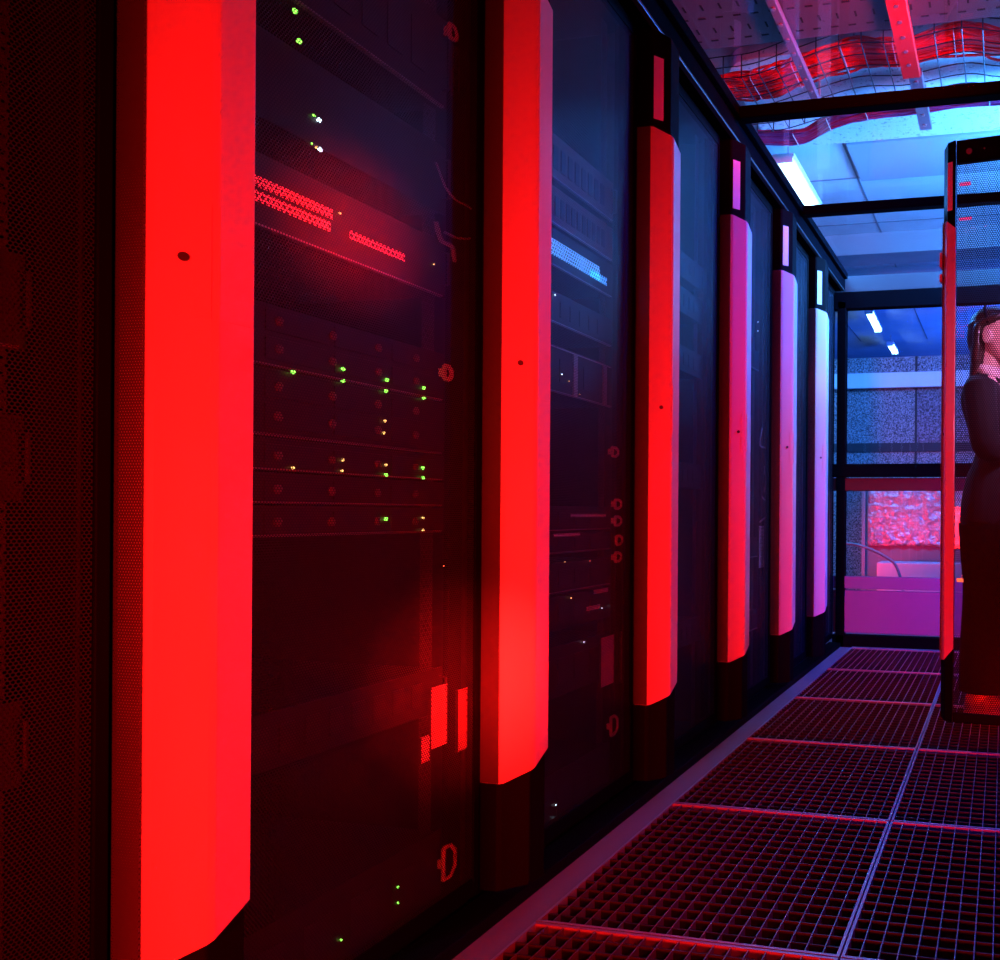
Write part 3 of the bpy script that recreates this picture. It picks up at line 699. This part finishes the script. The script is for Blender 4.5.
# fluorescent lamps
def lamp(label, a, b, wd_=0.09, z=2.80, m_='lamp'):
    A, B = at(*a, z=z), at(*b, z=z); L = (B - A).length; ang = math.atan2(B.y - A.y, B.x - A.x)
    root = thing('strip_lamp', label, 'lamp', A, 'bright strip lamps under the ceiling', ang)
    MB().box(0, L, -wd_ * 0.5, wd_ * 0.5, 0.03, 0.055).build('housing', M['lampbody'], root, bevel=0.004)
    MB().tube([(0.01, -0.018, 0.014), (L - 0.01, -0.018, 0.014)], 0.015, 10).build('tube', M[m_], root, smooth=True)
    MB().tube([(0.01, 0.018, 0.014), (L - 0.01, 0.018, 0.014)], 0.015, 10).build('tube', M[m_], root, smooth=True)
    MB().box(-0.012, 0.0, -wd_ * .45, wd_ * .45, -0.002, 0.03).build('end_cap', M['lampbody'], root); MB().box(L, L + 0.012, -wd_ * .45, wd_ * .45, -0.002, 0.03).build('end_cap', M['lampbody'], root)
    mid = (A + B) / 2
    area('strip_lamp_light', (mid.x, mid.y, z - 0.02), (mid.x + 0.1, mid.y, 0), wd_, 90 if wd_ > 0.1 else 8, CYAN, L)
    for t in (0.15, 0.85): MB().tube([(L * t, 0, 0.055), (L * t, 0, CZ - z - 0.001)], 0.005, 6).build('hanger', M['edge'], root)
    return root
lamp('large glowing strip lamp above the left side of the glass roof', (783, 163), (813, 212), 0.13)
lamp('small glowing strip lamp seen through the upper end glass, nearer one', (869, 314), (878, 332))
lamp('tiny glowing strip lamp seen through the upper end glass, farther one', (890, 346), (895, 354))
p = at(893, 0, Y=3.0)

# ------------------------------------------------------------------ the woman behind the open door
def ell(cx_, cy_, z, rx, ry, n=24, p=2.0):
    out = []
    for i in range(n):
        a = 2 * PI * i / n; c_, s_ = math.cos(a), math.sin(a)
        out.append((cx_ + rx * math.copysign(abs(c_) ** (2 / p), c_), cy_ + ry * math.copysign(abs(s_) ** (2 / p), s_), z))
    return out
def lerp_rings(keys, n=24, sub=4, p=2.0):
    P = catmull([Vector((k[1], k[2], k[0])) for k in keys], sub); R = catmull([Vector((k[3], k[4], 0)) for k in keys], sub)
    return [ell(q.x, q.y, q.z, r.x, r.y, n, p) for q, r in zip(P, R)]
wp = at(990, 700, Y=3.08)
wo = thing('person', 'person in dark suit with arms crossed, standing in profile behind the open mesh door', 'person', (wp.x, 3.10, 0), None, math.radians(-97))
# body: forward = +y, right = +x
b = MB()
b.loft(lerp_rings([(0.86, 0, -0.01, .150, .095), (0.95, 0, -0.005, .140, .090), (1.08, 0, 0.01, .112, .078), (1.20, 0, 0.0, .130, .092), (1.31, 0, -0.02, .150, .088), (1.365, 0, -0.03, .105, .062), (1.39, 0, -0.025, .055, .052), (1.45, 0, -0.012, .046, .050), (1.50, 0, 0.0, .050, .055)]))
head = lerp_rings([(1.436, 0, 0.060, .020, .022), (1.450, 0, 0.046, .046, .046), (1.480, 0, 0.030, .060, .072), (1.520, 0, 0.018, .070, .088), (1.560, 0, 0.008, .075, .096), (1.600, 0, 0.000, .074, .096), (1.635, 0, -0.006, .058, .078), (1.655, 0, -0.008, .028, .040)])
b.loft(head)
b.loft([[(sx * w_, y, z) for sx, w_ in ((-1, w0), (1, w0), (1, w0 * .4), (-1, w0 * .4))] if False else [(-w0, 0.085, z), (w0, 0.085, z), (w0 * .35, y, z - 0.003), (-w0 * .35, y, z - 0.003)] for z, y, w0 in ((1.506, 0.112, .016), (1.516, 0.130, .018), (1.530, 0.122, .012), (1.552, 0.106, .009), (1.566, 0.096, .008))])
b.tube([(-0.022, 0.092, 1.482), (-0.01, 0.106, 1.485), (0.01, 0.106, 1.485), (0.022, 0.092, 1.482)], 0.0065, 8)
for s in (-1, 1):
    b.loft([[(s * (0.078 + o_ * 1.2), -0.004 + 1.15 * math.cos(t) * ry + sh, 1.530 + math.sin(t) * rz) for t in [2 * PI * q / 14 for q in range(14)]] for o_, ry, rz, sh in ((-0.01, .012, .022, 0), (0.006, .015, .028, -0.004), (0.012, .017, .031, -0.008), (0.015, .014, .026, -0.009))])
    # legs
    b.tube(catmull([(s * .085, 0, .88), (s * .088, .01, .66), (s * .085, .012, .47), (s * .085, -.012, .28), (s * .085, -.03, .10), (s * .085, -.03, .05)], 4), [.060] * 4 + [.062] * 4 + [.056] * 4 + [.052] * 4 + [.037] * 5, 14)
    b.tube([(s * .088, -.06, .035), (s * .088, 0, .045), (s * .09, .08, .035), (s * .092, .14, .025)], [.028, .034, .032, .02], 10)
# arms crossed, right arm (+x) nearest the camera
def arm(s, elbow, wrist, hand):
    sh = Vector((s * .165, -0.025, 1.315)); el = Vector(elbow); wr = Vector(wrist)
    up = catmull([sh, sh.lerp(el, .5) + Vector((s * .008, 0, 0)), el, el.lerp(wr, .5), wr, Vector(hand)], 4)
    n = len(up); b.tube(up, [.050 - .027 * i / n for i in range(n)], 12)
    return up
arm(1, (.215, .02, 1.075), (.02, .165, 1.115), (-.035, .170, 1.125))
arm(-1, (-.215, .02, 1.065), (-.02, .150, 1.145), (.045, .160, 1.15))
def hand(c0, dirx, s):
    c0 = Vector(c0); b.ball(c0, .040, .018, .032, 12, 8)
    for k, ln in enumerate((.060, .070, .066, .050)):
        z0 = .026 - .0175 * k; q = c0 + Vector((dirx * .03, 0, z0))
        b.tube([q, q + Vector((dirx * ln * .45, .006, 0)), q + Vector((dirx * ln * .8, -.006, -.002)), q + Vector((dirx * ln, -.022, -.004))], [.0085, .0082, .0078, .006], 8)
    q = c0 + Vector((0, .004, .026)); b.tube([q, q + Vector((dirx * .020, .012, .012)), q + Vector((dirx * .042, .006, .018))], [.011, .010, .008], 8)
hand((-.085, .150, 1.13), -1, 1); hand((.095, .140, 1.150), 1, -1)
body = b.build('body', M['skin'], wo, smooth=True)
md = body.modifiers.new('join', 'REMESH'); md.mode = 'VOXEL'; md.voxel_size = 0.0045; md.use_smooth_shade = True
md = body.modifiers.new('soften', 'SMOOTH'); md.iterations = 3; md.factor = 0.5
# eyes
for s in (-1, 1):
    MB().ball((s * .030, .092, 1.545), .0125, .010, .0085, 12, 8).build('eye', M['shirt'], wo, smooth=True)
    MB().ball((s * .030, .1005, 1.545), .005, .003, .005, 10, 6).build('iris', M['hair'], wo, smooth=True)
    MB().tube([(s * .016, .098, 1.564), (s * .030, .101, 1.569), (s * .046, .090, 1.563)], .0028, 6).build('eyebrow', M['hair'], wo, smooth=True)
# hair: cap, back fall to the shoulders, strands
h_ = MB()
for (c0, rr3) in (((0, -.006, 1.596), (.078, .092, .074)), ((0, .030, 1.612), (.070, .066, .050)), ((0, -.050, 1.545), (.074, .056, .090))): h_.ball(c0, *rr3, 20, 12)
h_.loft(lerp_rings([(1.600, 0, -.048, .074, .056), (1.54, 0, -.052, .074, .046), (1.47, 0, -.054, .070, .036), (1.40, 0, -.062, .068, .032), (1.355, 0, -.068, .062, .024), (1.335, 0, -.070, .050, .012)], 20))
for s in (-1, 1): h_.tube(catmull([(s * .045, .070, 1.628), (s * .073, .015, 1.606), (s * .072, -.046, 1.575), (s * .074, -.052, 1.50), (s * .066, -.062, 1.42)], 5), [.012] * 5 + [.014] * 5 + [.018] * 5 + [.020] * 5 + [.012], 10)
hr = h_.build('hair', M['hair'], wo, smooth=True)
md = hr.modifiers.new('join', 'REMESH'); md.mode = 'VOXEL'; md.voxel_size = 0.006; md.use_smooth_shade = True
# hair band of the photo: darker tight band over the crown
MB().tube([(.082 * math.cos(t), -.010 - .02 * math.sin(t), 1.585 + .086 * math.sin(t)) for t in [PI * q / 20 for q in range(21)]], .006, 8).build('hair_band', M['trous'], wo, smooth=True)
# shirt collar
sc = MB()
for s in (-1, 1):
    sc.loft([[(s * x, y, z), (s * (x + .006), y + .002, z + .001), (s * (x + .016), y2, z - hgt), (s * (x + .010), y2 - .003, z - hgt)] for x, y, y2, z, hgt in ((.048, -.050, -.055, 1.425, .030), (.060, -.010, -.010, 1.418, .036), (.048, .030, .040, 1.405, .042), (.016, .052, .066, 1.388, .050))])
sc.loft(lerp_rings([(1.10, 0, .030, .075, .072), (1.22, 0, .030, .080, .078), (1.32, 0, .020, .075, .066), (1.375, 0, .004, .055, .052)]))
sc.build('shirt', M['shirt'], wo, smooth=True)
# jacket
jk = MB()
jk.loft(lerp_rings([(0.78, 0, -.018, .185, .108), (0.86, 0, -.014, .178, .108), (0.96, 0, -.004, .152, .100), (1.075, 0, .014, .128, .080), (1.18, 0, .000, .148, .102), (1.28, 0, -.022, .172, .105), (1.335, 0, -.032, .164, .082), (1.362, 0, -.038, .118, .066), (1.382, 0, -.036, .080, .056)]))
for s, el, wr in ((1, (.222, .018, 1.070), (.02, .165, 1.115)), (-1, (-.222, .018, 1.060), (-.02, .155, 1.145))):
    sh = Vector((s * .160, -.028, 1.318)); el = Vector(el); wr = Vector(wr)
    up = catmull([sh, sh.lerp(el, .5) + Vector((s * .012, -.004, 0)), el, el.lerp(wr, .5), wr], 5)
    jk.tube(up, [.066, .066, .065, .064, .062, .061, .060, .059, .058, .058, .056, .054, .052, .050, .048, .046, .045, .044, .042, .041, .040], 14)
jo = jk.build('jacket', M['suit'], wo, smooth=True)
md = jo.modifiers.new('join', 'REMESH'); md.mode = 'VOXEL'; md.voxel_size = 0.006; md.use_smooth_shade = True
md = jo.modifiers.new('soften', 'SMOOTH'); md.iterations = 4; md.factor = 0.5
lp = MB()
for s in (-1, 1):
    lp.poly([(s * .058, .020, 1.385), (s * .085, .055, 1.30), (s * .070, .098, 1.23), (s * .010, .112, 1.12), (s * .030, .092, 1.27), (s * .045, .050, 1.355)], [(0, 1, 2, 3, 4, 5)])
lo = lp.build('lapels', M['suit'], wo); md = lo.modifiers.new('s', 'SOLIDIFY'); md.thickness = .005
# trousers
tr_ = MB()
tr_.loft(lerp_rings([(0.74, 0, -.015, .172, .112), (0.84, 0, -.012, .170, .110), (0.96, 0, -.003, .142, .092)]))
for s in (-1, 1):
    tr_.loft(lerp_rings([(.108, s * .090, -.015, .084, .100), (.13, s * .090, -.015, .084, .100), (.28, s * .090, -.012, .082, .100), (.50, s * .090, -.006, .082, .095), (.66, s * .090, -.008, .088, .104), (.78, s * .085, -.012, .090, .110)], 20))
to = tr_.build('trousers', M['trous'], wo, smooth=True)
md = to.modifiers.new('join', 'REMESH'); md.mode = 'VOXEL'; md.voxel_size = 0.007; md.use_smooth_shade = True
for s in (-1, 1):
    sh_ = MB()
    sh_.loft([[(s * .090 + math.cos(t) * rx, y + 0, .016 + max(0, math.sin(t)) * rz + min(0, math.sin(t)) * .008) for t in [2 * PI * q / 16 for q in range(16)]] for y, rx, rz in ((-.092, .012, .04), (-.084, .028, .075), (-.05, .036, .088), (-.01, .038, .086), (.04, .040, .068), (.09, .045, .050), (.13, .042, .040), (.160, .030, .030), (.172, .012, .018))])
    so = sh_.build('shoe', M['shoe'], wo, smooth=True)
    pr_ = [(s * .090 + x, y) for x, y in ((-.030, -.095), (.030, -.095), (.040, -.03), (.046, .09), (.036, .15), (.014, .180), (-.014, .180), (-.036, .15), (-.046, .09), (-.040, -.03))]
    MB().loft([[(x, y, 0.0) for x, y in pr_], [(x, y, .016) for x, y in pr_]]).build('sole', M['sole'], so)
